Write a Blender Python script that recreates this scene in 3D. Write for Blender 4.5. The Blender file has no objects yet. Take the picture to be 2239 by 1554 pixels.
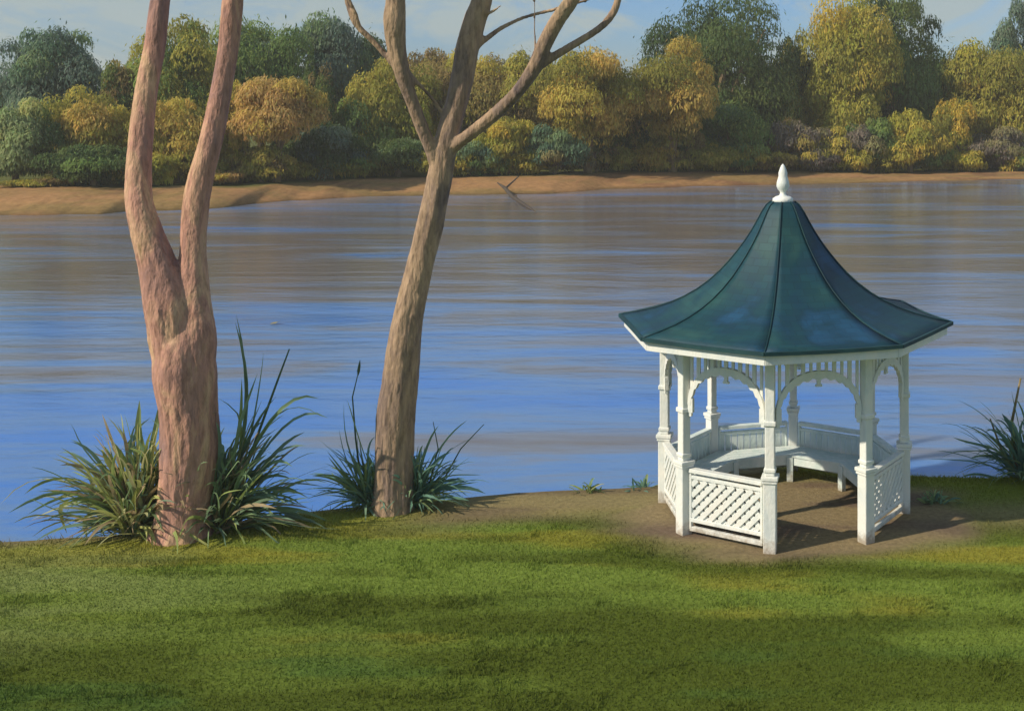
import bpy, math, random
import numpy as np
from mathutils import Vector, Matrix, Quaternion

# ------------------------------------------------------------------ camera, sky, sun, exposure
S = bpy.context.scene
COL = S.collection
F, HY, CX, W, H = 2600.0, 220.0, 1620.0, 2239.0, 1554.0     # focal length, horizon, principal point (photo pixels)
CAMZ = 5.6
cam = bpy.data.cameras.new('camera'); co = bpy.data.objects.new('camera', cam); COL.objects.link(co)
cam.sensor_width = 36; cam.lens = 36 * F / W
cam.shift_x = -(CX - W / 2) / W
cam.shift_y = -(H / 2 - HY) / W
cam.clip_end = 3000; cam.clip_start = 0.1
co.location = (0, 0, CAMZ); co.rotation_euler = (math.pi / 2, 0, 0)
S.camera = co
S.render.resolution_x = 1024; S.render.resolution_y = 710

SUN_AZ = math.radians(241)      # clockwise from +Y: the sun stands to the left, a little behind the camera
SUN_EL = math.radians(36)
world = bpy.data.worlds.new("World"); S.world = world; world.use_nodes = True
wn = world.node_tree; wn.nodes.clear()
def N(nt, t, **k):
    n = nt.nodes.new(t)
    for a, b in k.items(): setattr(n, a, b)
    return n
sky = N(wn, 'ShaderNodeTexSky', sky_type='NISHITA'); sky.sun_disc = False
sky.sun_elevation = SUN_EL; sky.sun_rotation = SUN_AZ
sky.air_density = 1.0; sky.dust_density = 0.6; sky.ozone_density = 2.5
tc = N(wn, 'ShaderNodeTexCoord'); mp = N(wn, 'ShaderNodeMapping')
mp.inputs['Scale'].default_value = (1.0, 1.0, 2.0); mp.inputs['Location'].default_value = (3.1, 0.4, 0.2)
nz = N(wn, 'ShaderNodeTexNoise'); nz.inputs['Scale'].default_value = 9.0; nz.inputs['Detail'].default_value = 6; nz.inputs['Roughness'].default_value = .62; nz.inputs['Distortion'].default_value = .8
cr = N(wn, 'ShaderNodeValToRGB'); cr.color_ramp.elements[0].position = .42; cr.color_ramp.elements[1].position = .56
mx = N(wn, 'ShaderNodeMix', data_type='RGBA')
CLOUD = (2.5, 2.95, 2.9, 1)
mx.inputs['B'].default_value = CLOUD
mul = N(wn, 'ShaderNodeMath', operation='MULTIPLY'); mul.inputs[1].default_value = .85
tint = N(wn, 'ShaderNodeMix', data_type='RGBA', blend_type='MULTIPLY'); tint.inputs['Factor'].default_value = 1
tint.inputs['B'].default_value = (.33, .47, .68, 1)
bg = N(wn, 'ShaderNodeBackground'); bg.inputs['Strength'].default_value = 0.125
out = N(wn, 'ShaderNodeOutputWorld')
L = wn.links.new
L(tc.outputs['Generated'], mp.inputs['Vector']); L(mp.outputs[0], nz.inputs['Vector']); L(nz.outputs['Fac'], cr.inputs[0])
L(cr.outputs[0], mul.inputs[0]); L(mul.outputs[0], mx.inputs['Factor']); L(sky.outputs[0], tint.inputs['A']); L(tint.outputs['Result'], mx.inputs['A'])
L(mx.outputs['Result'], bg.inputs['Color']); L(bg.outputs[0], out.inputs[0])

sl = bpy.data.lights.new('sun', 'SUN'); sl.energy = 3.35; sl.angle = math.radians(.9); sl.color = (1, .88, .70)
so = bpy.data.objects.new('sun', sl); COL.objects.link(so)
to_sun = Vector((math.sin(SUN_AZ) * math.cos(SUN_EL), math.cos(SUN_AZ) * math.cos(SUN_EL), math.sin(SUN_EL)))
so.rotation_euler = to_sun.to_track_quat('Z', 'Y').to_euler(); so.location = (-30, -20, 30)

S.view_settings.view_transform = 'Standard'; S.view_settings.look = 'None'
S.view_settings.exposure = 0.45; S.view_settings.gamma = 1; S.view_settings.use_curve_mapping = False
S.render.engine = 'CYCLES'; S.cycles.max_bounces = 6; S.cycles.transparent_max_bounces = 6

# ------------------------------------------------------------------ helpers
rnd = random.Random(7)
def at(px, py, d):
    """point at distance d in front of the camera that is seen at photo pixel px, py"""
    return Vector(((px - CX) / F * d, d, CAMZ - (py - HY) / F * d))

class MB:
    def __init__(s): s.v = []; s.f = []; s.c = []; s.uv = None
    def face_box(s, c, ax, ay, az):
        """box from centre and three half-axis vectors"""
        n = len(s.v); c = Vector(c)
        for k in ((-1,-1,-1),(1,-1,-1),(1,1,-1),(-1,1,-1),(-1,-1,1),(1,-1,1),(1,1,1),(-1,1,1)):
            s.v.append(tuple(c + ax * k[0] + ay * k[1] + az * k[2]))
        for q in ((0,3,2,1),(4,5,6,7),(0,1,5,4),(1,2,6,5),(2,3,7,6),(3,0,4,7)): s.f.append(tuple(n + i for i in q))
    def bar(s, a, b, w, d, up=Vector((0, 0, 1))):
        """box between two points; w across (side), d along up"""
        a = Vector(a); b = Vector(b); t = (b - a); L_ = t.length; t.normalize()
        side = t.cross(up)
        if side.length < 1e-4: side = t.cross(Vector((1, 0, 0)))
        side.normalize(); u = side.cross(t).normalized()
        s.face_box((a + b) / 2, t * (L_ / 2), side * (w / 2), u * (d / 2))
    def lathe(s, prof, n=20, c=(0, 0, 0), a0=0.0, cap=True):
        b = len(s.v); c = Vector(c)
        for r, z in prof:
            for i in range(n):
                a = a0 + 2 * math.pi * i / n
                s.v.append((c.x + r * math.cos(a), c.y + r * math.sin(a), c.z + z))
        for j in range(len(prof) - 1):
            for i in range(n):
                i2 = (i + 1) % n
                s.f.append((b + j * n + i, b + j * n + i2, b + (j + 1) * n + i2, b + (j + 1) * n + i))
        if cap:
            s.f.append(tuple(b + i for i in reversed(range(n)))); s.f.append(tuple(b + (len(prof) - 1) * n + i for i in range(n)))
    def tube(s, pts, rad, n=10, cap=True):
        b = len(s.v); pts = [Vector(p) for p in pts]; prev = None
        for k, p in enumerate(pts):
            t = (pts[min(k + 1, len(pts) - 1)] - pts[max(k - 1, 0)]).normalized()
            if prev is None: u = t.cross(Vector((0.1, 1, 0))).normalized()
            else: u = (prev - t * prev.dot(t)).normalized()
            prev = u; w_ = t.cross(u)
            for i in range(n):
                a = 2 * math.pi * i / n
                s.v.append(tuple(p + (u * math.cos(a) + w_ * math.sin(a)) * rad[k]))
        for j in range(len(pts) - 1):
            for i in range(n):
                i2 = (i + 1) % n
                s.f.append((b + j * n + i, b + j * n + i2, b + (j + 1) * n + i2, b + (j + 1) * n + i))
        if cap:
            s.f.append(tuple(b + i for i in reversed(range(n)))); s.f.append(tuple(b + (len(pts) - 1) * n + i for i in range(n)))
    def build(s, name, mat, parent=None, smooth=False, bevel=0.0):
        me = bpy.data.meshes.new(name); me.from_pydata([tuple(v) for v in s.v], [], s.f); me.materials.append(mat)
        me.update()
        if smooth: me.polygons.foreach_set('use_smooth', [True] * len(me.polygons))
        o = bpy.data.objects.new(name, me); COL.objects.link(o)
        if parent: o.parent = parent
        if bevel:
            m = o.modifiers.new('bevel', 'BEVEL'); m.width = bevel; m.segments = 2; m.limit_method = 'ANGLE'
        return o

def tag(o, label, cat, group=None, kind=None):
    if label: o['label'] = label
    if cat: o['category'] = cat
    if group: o['group'] = group
    if kind: o['kind'] = kind
    return o
def empty(name, loc):
    o = bpy.data.objects.new(name, None); o.empty_display_size = .3; COL.objects.link(o); o.location = loc; return o
def arr_mesh(name, V, Fc, colors, mat, parent=None, smooth=False):
    """V (n,3), Fc (m,k) all same k, colors (n,3) point colour"""
    me = bpy.data.meshes.new(name); n = len(V); m, k = Fc.shape
    me.vertices.add(n); me.vertices.foreach_set('co', V.astype(np.float32).ravel())
    me.loops.add(m * k); me.loops.foreach_set('vertex_index', Fc.astype(np.int32).ravel())
    me.polygons.add(m); me.polygons.foreach_set('loop_start', np.arange(m, dtype=np.int32) * k)
    me.update(calc_edges=True)
    if smooth: me.polygons.foreach_set('use_smooth', np.ones(m, bool))
    if colors is not None:
        a = me.color_attributes.new('tone', 'FLOAT_COLOR', 'POINT')
        a.data.foreach_set('color', np.concatenate([colors, np.ones((n, 1))], 1).astype(np.float32).ravel())
    me.materials.append(mat)
    o = bpy.data.objects.new(name, me); COL.objects.link(o)
    if parent: o.parent = parent
    return o

# numpy value noise
_R = np.random.default_rng(11); _T = _R.random((256, 256))
def vnoise(x, y):
    xi = np.floor(x).astype(int); yi = np.floor(y).astype(int); fx = x - xi; fy = y - yi
    fx = fx * fx * (3 - 2 * fx); fy = fy * fy * (3 - 2 * fy)
    g = lambda a, b: _T[a % 256, b % 256]
    return (g(xi, yi) * (1 - fx) + g(xi + 1, yi) * fx) * (1 - fy) + (g(xi, yi + 1) * (1 - fx) + g(xi + 1, yi + 1) * fx) * fy
def fbm(x, y, o=4):
    s = 0; a = .5; t = 0
    for i in range(o): s = s + a * vnoise(x * 2 ** i + 17 * i, y * 2 ** i + 5 * i); t += a; a *= .5
    return s / t
def sstep(a, b, x):
    t = np.clip((x - a) / (b - a), 0, 1); return t * t * (3 - 2 * t)

# ------------------------------------------------------------------ materials
def mat(name, base=(.5, .5, .5), rough=.7, spec=.3):
    m = bpy.data.materials.new(name); m.use_nodes = True; nt = m.node_tree; b = nt.nodes['Principled BSDF']
    b.inputs['Base Color'].default_value = (*base, 1); b.inputs['Roughness'].default_value = rough
    b.inputs['Specular IOR Level'].default_value = spec
    return m, nt, b
def noise_mix(nt, b, cols, scale=(1, 1, 1), nscale=3, detail=5, pos=None, distort=0, coord='Object', bump=0, bump_scale=20, rough=.6):
    tc = N(nt, 'ShaderNodeTexCoord'); mp = N(nt, 'ShaderNodeMapping'); mp.inputs['Scale'].default_value = scale
    nz = N(nt, 'ShaderNodeTexNoise'); nz.inputs['Scale'].default_value = nscale; nz.inputs['Detail'].default_value = detail
    nz.inputs['Distortion'].default_value = distort; nz.inputs['Roughness'].default_value = rough
    cr = N(nt, 'ShaderNodeValToRGB'); e = cr.color_ramp.elements
    pos = pos or [.3 + .4 * i / (len(cols) - 1) for i in range(len(cols))]
    while len(e) < len(cols): e.new(.5)
    for i, c in enumerate(cols): e[i].position = pos[i]; e[i].color = (*c, 1)
    nt.links.new(tc.outputs[coord], mp.inputs['Vector']); nt.links.new(mp.outputs[0], nz.inputs['Vector']); nt.links.new(nz.outputs['Fac'], cr.inputs[0])
    nt.links.new(cr.outputs[0], b.inputs['Base Color'])
    if bump:
        n2 = N(nt, 'ShaderNodeTexNoise'); n2.inputs['Scale'].default_value = bump_scale; n2.inputs['Detail'].default_value = 6
        nt.links.new(mp.outputs[0], n2.inputs['Vector'])
        bp = N(nt, 'ShaderNodeBump'); bp.inputs['Strength'].default_value = bump; bp.inputs['Distance'].default_value = .03
        nt.links.new(n2.outputs['Fac'], bp.inputs['Height']); nt.links.new(bp.outputs[0], b.inputs['Normal'])
    return cr, mp

def leaf_mat(name, rough=.75, trans=.25, gain=1.0):
    m, nt, b = mat(name, rough=rough, spec=.15)
    at_ = N(nt, 'ShaderNodeAttribute', attribute_name='tone')
    tr = N(nt, 'ShaderNodeBsdfTranslucent'); ms = N(nt, 'ShaderNodeMixShader'); ms.inputs[0].default_value = trans
    nt.links.new(at_.outputs['Color'], b.inputs['Base Color']); nt.links.new(at_.outputs['Color'], tr.inputs['Color'])
    o = nt.nodes['Material Output']
    nt.links.new(b.outputs[0], ms.inputs[1]); nt.links.new(tr.outputs[0], ms.inputs[2]); nt.links.new(ms.outputs[0], o.inputs[0])
    return m
M_leaf = leaf_mat('leaves', trans=.5); M_strap = leaf_mat('strap_leaves', rough=.55, trans=.35)
M_grass = leaf_mat('grass_blades', rough=.8, trans=.3)

def ground_mat(name, bump=.5, bscale=14):
    m, nt, b = mat(name, rough=.95, spec=.1)
    a = N(nt, 'ShaderNodeAttribute', attribute_name='tone')
    tc = N(nt, 'ShaderNodeTexCoord'); nz = N(nt, 'ShaderNodeTexNoise'); nz.inputs['Scale'].default_value = bscale; nz.inputs['Detail'].default_value = 8; nz.inputs['Roughness'].default_value = .7
    nt.links.new(tc.outputs['Object'], nz.inputs['Vector'])
    mr = N(nt, 'ShaderNodeMapRange'); mr.inputs[1].default_value = .25; mr.inputs[2].default_value = .75; mr.inputs[3].default_value = .65; mr.inputs[4].default_value = 1.35
    nt.links.new(nz.outputs['Fac'], mr.inputs[0])
    mx = N(nt, 'ShaderNodeVectorMath', operation='SCALE'); nt.links.new(a.outputs['Color'], mx.inputs[0]); nt.links.new(mr.outputs[0], mx.inputs['Scale'])
    nt.links.new(mx.outputs[0], b.inputs['Base Color'])
    bp = N(nt, 'ShaderNodeBump'); bp.inputs['Strength'].default_value = bump; bp.inputs['Distance'].default_value = .05
    nt.links.new(nz.outputs['Fac'], bp.inputs['Height']); nt.links.new(bp.outputs[0], b.inputs['Normal'])
    return m
M_lawn = ground_mat('lawn_soil'); M_bank = ground_mat('sandy_bank', .6, 2.5)

# ------------------------------------------------------------------ river
WZ = -0.7
def water_mat():
    m, nt, b = mat('river_water', rough=.12, spec=.5); b.inputs['IOR'].default_value = 1.33
    tc = N(nt, 'ShaderNodeTexCoord'); lk = nt.links.new
    def nse(sx, sy, sc, det, dist=0, rough=.5):
        mp = N(nt, 'ShaderNodeMapping'); mp.inputs['Scale'].default_value = (sx, sy, 1)
        n = N(nt, 'ShaderNodeTexNoise'); n.inputs['Scale'].default_value = sc; n.inputs['Detail'].default_value = det; n.inputs['Distortion'].default_value = dist; n.inputs['Roughness'].default_value = rough
        lk(tc.outputs['Object'], mp.inputs[0]); lk(mp.outputs[0], n.inputs['Vector']); return n
    # silt streaks in the current, broad and long across the stream
    n1 = nse(.06, .30, 1.0, 7, .9, .62)
    cr = N(nt, 'ShaderNodeValToRGB'); e = cr.color_ramp.elements
    cols = [(.40, (.070, .21, .58)), (.50, (.12, .24, .48)), (.58, (.175, .215, .30)), (.70, (.165, .15, .145))]  # the grey brown end is silt and painted-in tree reflection
    while len(e) < 4: e.new(.5)
    for i, (p, c) in enumerate(cols): e[i].position = p; e[i].color = (*c, 1)
    # greyer brown with distance: reflection of the far trees painted into the colour
    sp = N(nt, 'ShaderNodeSeparateXYZ'); lk(tc.outputs['Object'], sp.inputs[0])
    mr = N(nt, 'ShaderNodeMapRange'); mr.inputs[1].default_value = 16; mr.inputs[2].default_value = 42; mr.inputs[3].default_value = -.055; mr.inputs[4].default_value = .135
    lk(sp.outputs['Y'], mr.inputs[0])
    ad = N(nt, 'ShaderNodeMath', operation='ADD'); lk(n1.outputs['Fac'], ad.inputs[0]); lk(mr.outputs[0], ad.inputs[1]); lk(ad.outputs[0], cr.inputs[0])
    lk(cr.outputs[0], b.inputs['Base Color'])
    # ripples
    r1 = nse(.55, 1.5, 1.6, 5, .4, .6); r2 = nse(.12, .5, 1.0, 3, .3)
    s = N(nt, 'ShaderNodeMath', operation='MULTIPLY_ADD'); s.inputs[1].default_value = 3.0; lk(r2.outputs['Fac'], s.inputs[0]); lk(r1.outputs['Fac'], s.inputs[2])
    bp = N(nt, 'ShaderNodeBump'); bp.inputs['Strength'].default_value = .5; bp.inputs['Distance'].default_value = .042
    lk(s.outputs[0], bp.inputs['Height']); lk(bp.outputs[0], b.inputs['Normal'])
    return m
m = MB(); m.v = [(-1500, 10, WZ), (1500, 10, WZ), (1500, 130, WZ), (-1500, 130, WZ)]; m.f = [(0, 1, 2, 3)]
tag(m.build('river', water_mat()), None, None, kind='structure')

# ------------------------------------------------------------------ near lawn
edge_px = [(-3000, 14.6), (0, 15.05), (350, 15.45), (600, 16.0), (860, 16.6), (1050, 16.85), (1430, 17.3), (1500, 17.9), (1620, 18.5), (1800, 18.5), (1920, 18.2), (2000, 17.75), (2239, 17.65), (3500, 17.8)]
ex = np.array([(p - CX) / F * d for p, d in edge_px]); ed = np.array([d for p, d in edge_px])
def edge_y(x): return np.interp(x, ex, ed) + .10 * (fbm(x * 1.1 + 9, x * 0 + 3.3) - .5) * 2
GX, GY, GROT = 0.58, 16.42, math.radians(-7.5)
def lawn_z(x, y):
    k = sstep(1.9, 4.0, np.hypot(x - GX, y - GY))
    return k * (.10 * (fbm(x * .35 + 4, y * .5 + 8, 3) - .5)) + .0 * x
def dirt_mask(x, y):
    g = np.sqrt(((x - .75) / 2.75) ** 2 + ((y - 16.05) / 1.72) ** 2) + .30 * (fbm(x * .9, y * 2.0 + 40) - .5)
    a = 1 - sstep(.72, 1.12, g)
    d = edge_y(x) - y
    s = (1 - sstep(.7, 1.7, d + .7 * (fbm(x * .7 + 3, y * 1.6) - .5))) * sstep(-5.4, -3.6, x) * (1 - sstep(.2, 1.0, x))
    r = sstep(2.4, 3.2, x) * (1 - sstep(.0, 1, np.abs(y - 16.1 + .25 * (fbm(x, y) - .5)))) * .7
    l = (1 - sstep(.0, .35, d + .3 * (fbm(x * 1.3, y * 2) - .5))) * .75 * (1 - sstep(1.5, 3, x))
    return np.clip(np.maximum(np.maximum(a, s * .85), np.maximum(r, l)), 0, 1)
def lawn_col(x, y):
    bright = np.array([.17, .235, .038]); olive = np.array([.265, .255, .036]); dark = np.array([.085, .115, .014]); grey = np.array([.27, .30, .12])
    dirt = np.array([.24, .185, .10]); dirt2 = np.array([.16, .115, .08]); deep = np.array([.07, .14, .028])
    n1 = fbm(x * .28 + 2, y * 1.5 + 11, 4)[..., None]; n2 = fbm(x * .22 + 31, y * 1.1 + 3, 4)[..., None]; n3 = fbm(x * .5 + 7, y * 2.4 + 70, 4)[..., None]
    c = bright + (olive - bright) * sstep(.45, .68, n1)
    near = (1 - sstep(10.8, 13.9, y + .12 * x))[..., None]         # shade of off-frame trees painted into the near lawn colour
    c = c + (dark - c) * np.clip(sstep(.50, .66, n2 + .10 * near) * .9 + near * .55, 0, 1)  # dark streaks paint in the same soft tree shade
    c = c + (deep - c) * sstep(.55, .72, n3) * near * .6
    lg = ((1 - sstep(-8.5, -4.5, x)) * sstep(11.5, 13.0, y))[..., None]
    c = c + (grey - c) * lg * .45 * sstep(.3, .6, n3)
    ed_ = (1 - sstep(.2, 1.3, edge_y(x) - y))[..., None]
    c = c + (olive - c) * ed_ * .6
    rt = (sstep(1.8, 3.4, x) * sstep(14.8, 16.6, y))[..., None]
    c = c + (np.array([.17, .21, .02]) - c) * rt * .6
    dm = dirt_mask(x, y)[..., None]; dc = dirt + (dirt2 - dirt) * sstep(.4, .65, n3)
    return c + (dc - c) * dm
xs = np.concatenate([[-300, -120, -60, -35, -24], np.arange(-17, 9.01, .12), [11, 15, 22, 40, 90, 300]])
ts = np.concatenate([[-400, -150, -60, -20, -5, 2, 6, 8.5], np.arange(10, 15.01, .1)])   # rows of constant y, then rows that follow the bank
rows = []
for y in ts: rows.append((xs, np.full_like(xs, y), None))
E = edge_y(xs)
for k in range(1, 25): rows.append((xs, 15.0 - .45 + (E + .45 - 15.0) * 0 + (E - 14.55) * 0 + 0 + (14.6 + (E - 14.6) * k / 24), None))
V = []
ys0 = ts[ts < 13.5]
grid = []
for y in ys0: grid.append(np.stack([xs, np.full_like(xs, y)], 1))
for k in range(1, 41): grid.append(np.stack([xs, ys0[-1] + (E - ys0[-1]) * k / 40], 1))
G = np.array(grid); Z = lawn_z(G[..., 0], G[..., 1])
lip = [(.07, -.03), (.16, -.12), (.35, -.45), (.7, -.85), (1.6, -1.2), (6, -2.4)]
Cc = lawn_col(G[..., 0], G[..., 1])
G3 = np.concatenate([G, Z[..., None]], -1)
for dy, dz in lip:
    r = G3[len(grid) - 1].copy(); r[:, 1] += dy; r[:, 2] += dz; G3 = np.concatenate([G3, r[None]], 0)
    Cc = np.concatenate([Cc, (Cc[len(grid) - 1] * .5 + np.array([.07, .05, .025]))[None]], 0)
def grid_mesh(name, G3, C3, m):
    a, b = G3.shape[:2]; idx = np.arange(a * b).reshape(a, b)
    Fc = np.stack([idx[:-1, :-1], idx[:-1, 1:], idx[1:, 1:], idx[1:, :-1]], -1).reshape(-1, 4)
    return arr_mesh(name, G3.reshape(-1, 3), Fc, C3.reshape(-1, 3), m, smooth=True)
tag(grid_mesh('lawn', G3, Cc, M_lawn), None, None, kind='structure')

# grass blades on the part of the lawn the photo shows
def blades():
    R = np.random.default_rng(5); n = 330000
    y = R.uniform(10.2, 18.6, n); x = (R.uniform(-140, 2400, n) - CX) / F * np.maximum(y, 10.5)
    keep = R.random(n) < (y / 18.6) * 1.0
    d = edge_y(x) - y
    keep &= d > -.06
    dm = dirt_mask(x, y); keep &= R.random(n) > dm * 1.25
    keep &= np.hypot(x - GX, y - GY) > 1.2
    x = x[keep]; y = y[keep]; d = d[keep]; n = len(x)
    z = lawn_z(x, y) - .004
    z = np.where(d < 0, z + d * .5, z)
    h = R.uniform(.018, .036, n) * (1 + .9 * (fbm(x * 1.6, y * 2.5) > .62)) * np.where(d < .25, 1.6, 1)
    wd = R.uniform(.004, .008, n); a = R.uniform(0, 2 * np.pi, n); lean = R.normal(0, .45, (n, 2)) * h[:, None]
    dx = np.cos(a) * wd; dy = np.sin(a) * wd
    V = np.empty((n, 3, 3)); V[:, 0] = np.stack([x - dx, y - dy, z], 1); V[:, 1] = np.stack([x + dx, y + dy, z], 1); V[:, 2] = np.stack([x + lean[:, 0], y + lean[:, 1], z + h], 1)
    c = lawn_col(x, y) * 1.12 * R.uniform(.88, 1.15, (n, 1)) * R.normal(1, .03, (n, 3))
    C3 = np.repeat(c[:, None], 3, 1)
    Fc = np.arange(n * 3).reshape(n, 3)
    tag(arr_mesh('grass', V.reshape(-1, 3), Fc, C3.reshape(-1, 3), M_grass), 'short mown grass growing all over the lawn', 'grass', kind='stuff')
blades()

# ------------------------------------------------------------------ far bank
shore = [(-2500, 470), (0, 471), (150, 470), (270, 465), (460, 456), (640, 440), (830, 429), (1000, 427), (1200, 424), (1330, 413), (1500, 408), (1700, 404), (2239, 392), (4000, 388)]
rise_t = [(-2500, 1.1), (0, 1.1), (300, .95), (640, .8), (1000, .85), (1200, .9), (1700, .6), (2000, .35), (2239, .3), (4000, .3)]
spx = np.array([p for p, _ in shore]); sdd = np.array([(CAMZ - WZ) * F / (y - HY) for _, y in shore])
def shore_d(px): return np.interp(px, spx, sdd)
def rise(px): return np.interp(px, [p for p, _ in rise_t], [r for _, r in rise_t])
def bank_z(px, off):
    t = np.clip(off / 6.5, 0, 1)
    return np.where(off < 0, WZ + off * .35, WZ + rise(px) * (1 - (1 - t) ** 2)) + np.clip(off - 8, 0, 200) * .012
pxs = np.concatenate([np.linspace(-2500, -150, 30), np.arange(-140, 2400, 12), np.linspace(2410, 4000, 20)])
offs = np.array([-5, -2, -.6, 0, .4, .9, 1.5, 2.2, 3, 4, 5, 6, 7, 8.5, 10, 14, 20, 30, 60, 140, 400, 1200.])
PX, OF = np.meshgrid(pxs, offs); D0 = shore_d(PX) + .9 * (fbm(PX / 70., PX * 0 + 2.2) - .5) * 2
Dd = D0 + OF; Xb = (PX - CX) / F * D0
Zb = bank_z(PX, OF) + np.where(OF > .5, .25 * (fbm(Xb * .35, Dd * .5) - .5), 0)
B3 = np.stack([Xb, Dd, Zb], -1)
nn = fbm(Xb * .12 + 3, Dd * .8 + 5)[..., None]; n4 = fbm(Xb * .3 + 13, Dd * .9 + 1)[..., None]
cb = np.array([.34, .19, .085]) + (np.array([.25, .165, .065]) - np.array([.34, .19, .085])) * sstep(.42, .62, nn)
cb = cb + (np.array([.17, .085, .05]) - cb) * sstep(.58, .75, n4) * .7
cb = cb + (np.array([.11, .12, .03]) - cb) * (sstep(5.0, 7.5, OF + 2 * (n4[..., 0] - .5))[..., None])
cb = cb * (1 - .45 * (1 - sstep(.0, .7, OF)))[..., None]
tag(grid_mesh('far_bank', B3, cb, M_bank), None, None, kind='structure')

# ------------------------------------------------------------------ trees of the far bank
PAL = {
 'blue':   [(.055, .080, .062), (.075, .105, .078), (.10, .13, .085)],
 'dark':   [(.028, .048, .018), (.042, .066, .022), (.068, .088, .026)],
 'green':  [(.055, .085, .028), (.080, .12, .034), (.12, .15, .04)],
 'teal':   [(.045, .080, .056), (.065, .105, .062), (.095, .13, .06)],
 'olive':  [(.11, .105, .022), (.165, .155, .030), (.22, .185, .038)],
 'ochre':  [(.17, .135, .030), (.23, .175, .040), (.27, .20, .055)],
 'orange': [(.19, .125, .045), (.24, .165, .058), (.22, .17, .06)],
 'sage':   [(.12, .145, .065), (.16, .19, .085), (.21, .21, .075)],
 'brown':  [(.09, .070, .028), (.13, .10, .038), (.17, .14, .04)],
 'plum':   [(.080, .070, .058), (.105, .09, .07), (.13, .12, .055)],
 'gold':   [(.15, .15, .025), (.20, .185, .032), (.25, .19, .035)],
}
m, nt, b = mat('far_bark', rough=.9); noise_mix(nt, b, [(.14, .10, .06), (.34, .25, .13)], (1, 1, .3), 4); M_fbark = m
for _k in PAL: PAL[_k] = [tuple(min(.8, v * 2.65) for v in c) for c in PAL[_k]]
def crown_arrays(rx, ry, rz, zc, pal, n, seed, lumpy=.30, leaf=.22, alt=None, top_heavy=0.0):
    R = np.random.default_rng(seed)
    nl = 46
    # lump centres spread through an egg-shaped volume
    u = R.normal(size=(nl, 3)); u /= np.linalg.norm(u, axis=1)[:, None]
    rr = R.uniform(.25, .86, (nl, 1)) ** .7
    c = u * rr
    c[:, 0] *= 1 - top_heavy * np.clip(-c[:, 2], 0, 1); 
    lr = R.uniform(.24, .26 + lumpy, nl) * (1.05 - .35 * np.abs(c[:, 2]))
    k = R.choice(nl, n, p=lr ** 2 / (lr ** 2).sum())
    w = R.normal(size=(n, 3)); w /= np.linalg.norm(w, axis=1)[:, None]
    w[:, 2] = np.where(w[:, 2] < -.3, -w[:, 2] * .6, w[:, 2])
    rad = R.uniform(.55, 1.0, n) ** .4 + (R.random(n) < .06) * R.uniform(0, .45, n)
    p = c[k] + w * (lr[k] * rad)[:, None]
    sc = np.array([rx, ry, rz]); p = p * sc; p[:, 2] += zc
    nrm = w / sc * min(rx, rz) + .38 * R.normal(size=(n, 3)); nrm /= np.linalg.norm(nrm, axis=1)[:, None]
    # leaf dab: quad in the plane across nrm, long axis mostly hanging down
    t = np.tile(np.array([0, 0, -1.]), (n, 1)) + .28 * R.normal(size=(n, 3)); t -= nrm * (t * nrm).sum(1)[:, None]; t /= np.linalg.norm(t, axis=1)[:, None] + 1e-6
    s = np.cross(nrm, t); ln = (leaf * R.uniform(.7, 2.3, n))[:, None]; wd = leaf * R.uniform(.3, .5, (n, 1))
    V = np.stack([p - t * ln * .5, p + s * wd * .6, p + t * ln * .6, p - s * wd * .6], 1)
    cols = np.array(PAL[pal])
    lk = R.random(nl); lc = np.where(lk[:, None] < .5, cols[0] + (cols[1] - cols[0]) * (lk[:, None] * 2), cols[1] + (cols[2] - cols[1]) * (lk[:, None] * 2 - 1))
    if alt:
        a2 = np.array(PAL[alt]); pick = R.random(nl) < .35; lc[pick] = a2[R.integers(0, 3, pick.sum())]
    col = lc[k] * R.uniform(.80, 1.22, (n, 1)) * R.normal(1, .05, (n, 3))
    # leaves turn with height in the crown and tint in broad patches
    return V, np.clip(col, 0.004, .9), c * sc + np.array([0, 0, zc])
def far_tree(name, cat, label, px, top, w, bot, off, pal, alt=None, group='trees and bushes along the far bank', lumpy=.30, dense=1.0, lean=0, trunk=True, limbs=4, leaf=None, th=0.0):
    seed = int(px * 7 + top * 13 + w)
    R = random.Random(seed)
    d = float(shore_d(px)) + off; X = (px - CX) / F * d; z0 = float(bank_z(np.array(px), np.array(float(off)))) - .05
    zt = CAMZ - (top - HY) / F * d; zb = max(CAMZ - (bot - HY) / F * d, z0 + .02)
    rz = (zt - zb) / 2 / .98; zc = (zt + zb) / 2 - z0; rx = w / 2 / F * d / .98
    root = empty(name, (X, d, z0)); tag(root, label, cat, group)
    n = int(max(2500, min(36000, w * (bot - top) * .56)) * dense)
    V, C, cc = crown_arrays(rx, rx * .85, rz, zc, pal, n, seed, lumpy, leaf or (.0021 * d + .03), alt, th)
    Fc = np.arange(len(V) * 4).reshape(-1, 4)
    arr_mesh('crown', V.reshape(-1, 3), Fc, np.repeat(C[:, None], 4, 1).reshape(-1, 3), M_leaf, root)
    if trunk:
        m = MB(); r0 = max(.07, rx * .075); H_ = zc
        pts = [Vector((0, 0, -.1)), Vector((R.uniform(-.1, .1), 0, H_ * .35)), Vector((R.uniform(-.2, .2) * rx, 0, H_ * .7)), Vector((R.uniform(-.2, .2) * rx, 0, H_ + rz * .5))]
        m.tube(pts, [r0 * 1.3, r0, r0 * .75, r0 * .25], 8)
        for i in range(limbs):
            a = R.uniform(0, 6.28); q = pts[1].lerp(pts[2], R.random()); e = Vector((math.cos(a) * rx * .65, math.sin(a) * rx * .5, H_ + R.uniform(-.1, .6) * rz))
            m.tube([q, q.lerp(e, .5) + Vector((0, 0, .15 * rz)), e], [r0 * .55, r0 * .35, r0 * .12], 6)
        m.build('trunk', M_fbark, root, smooth=True)
    return root

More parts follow.
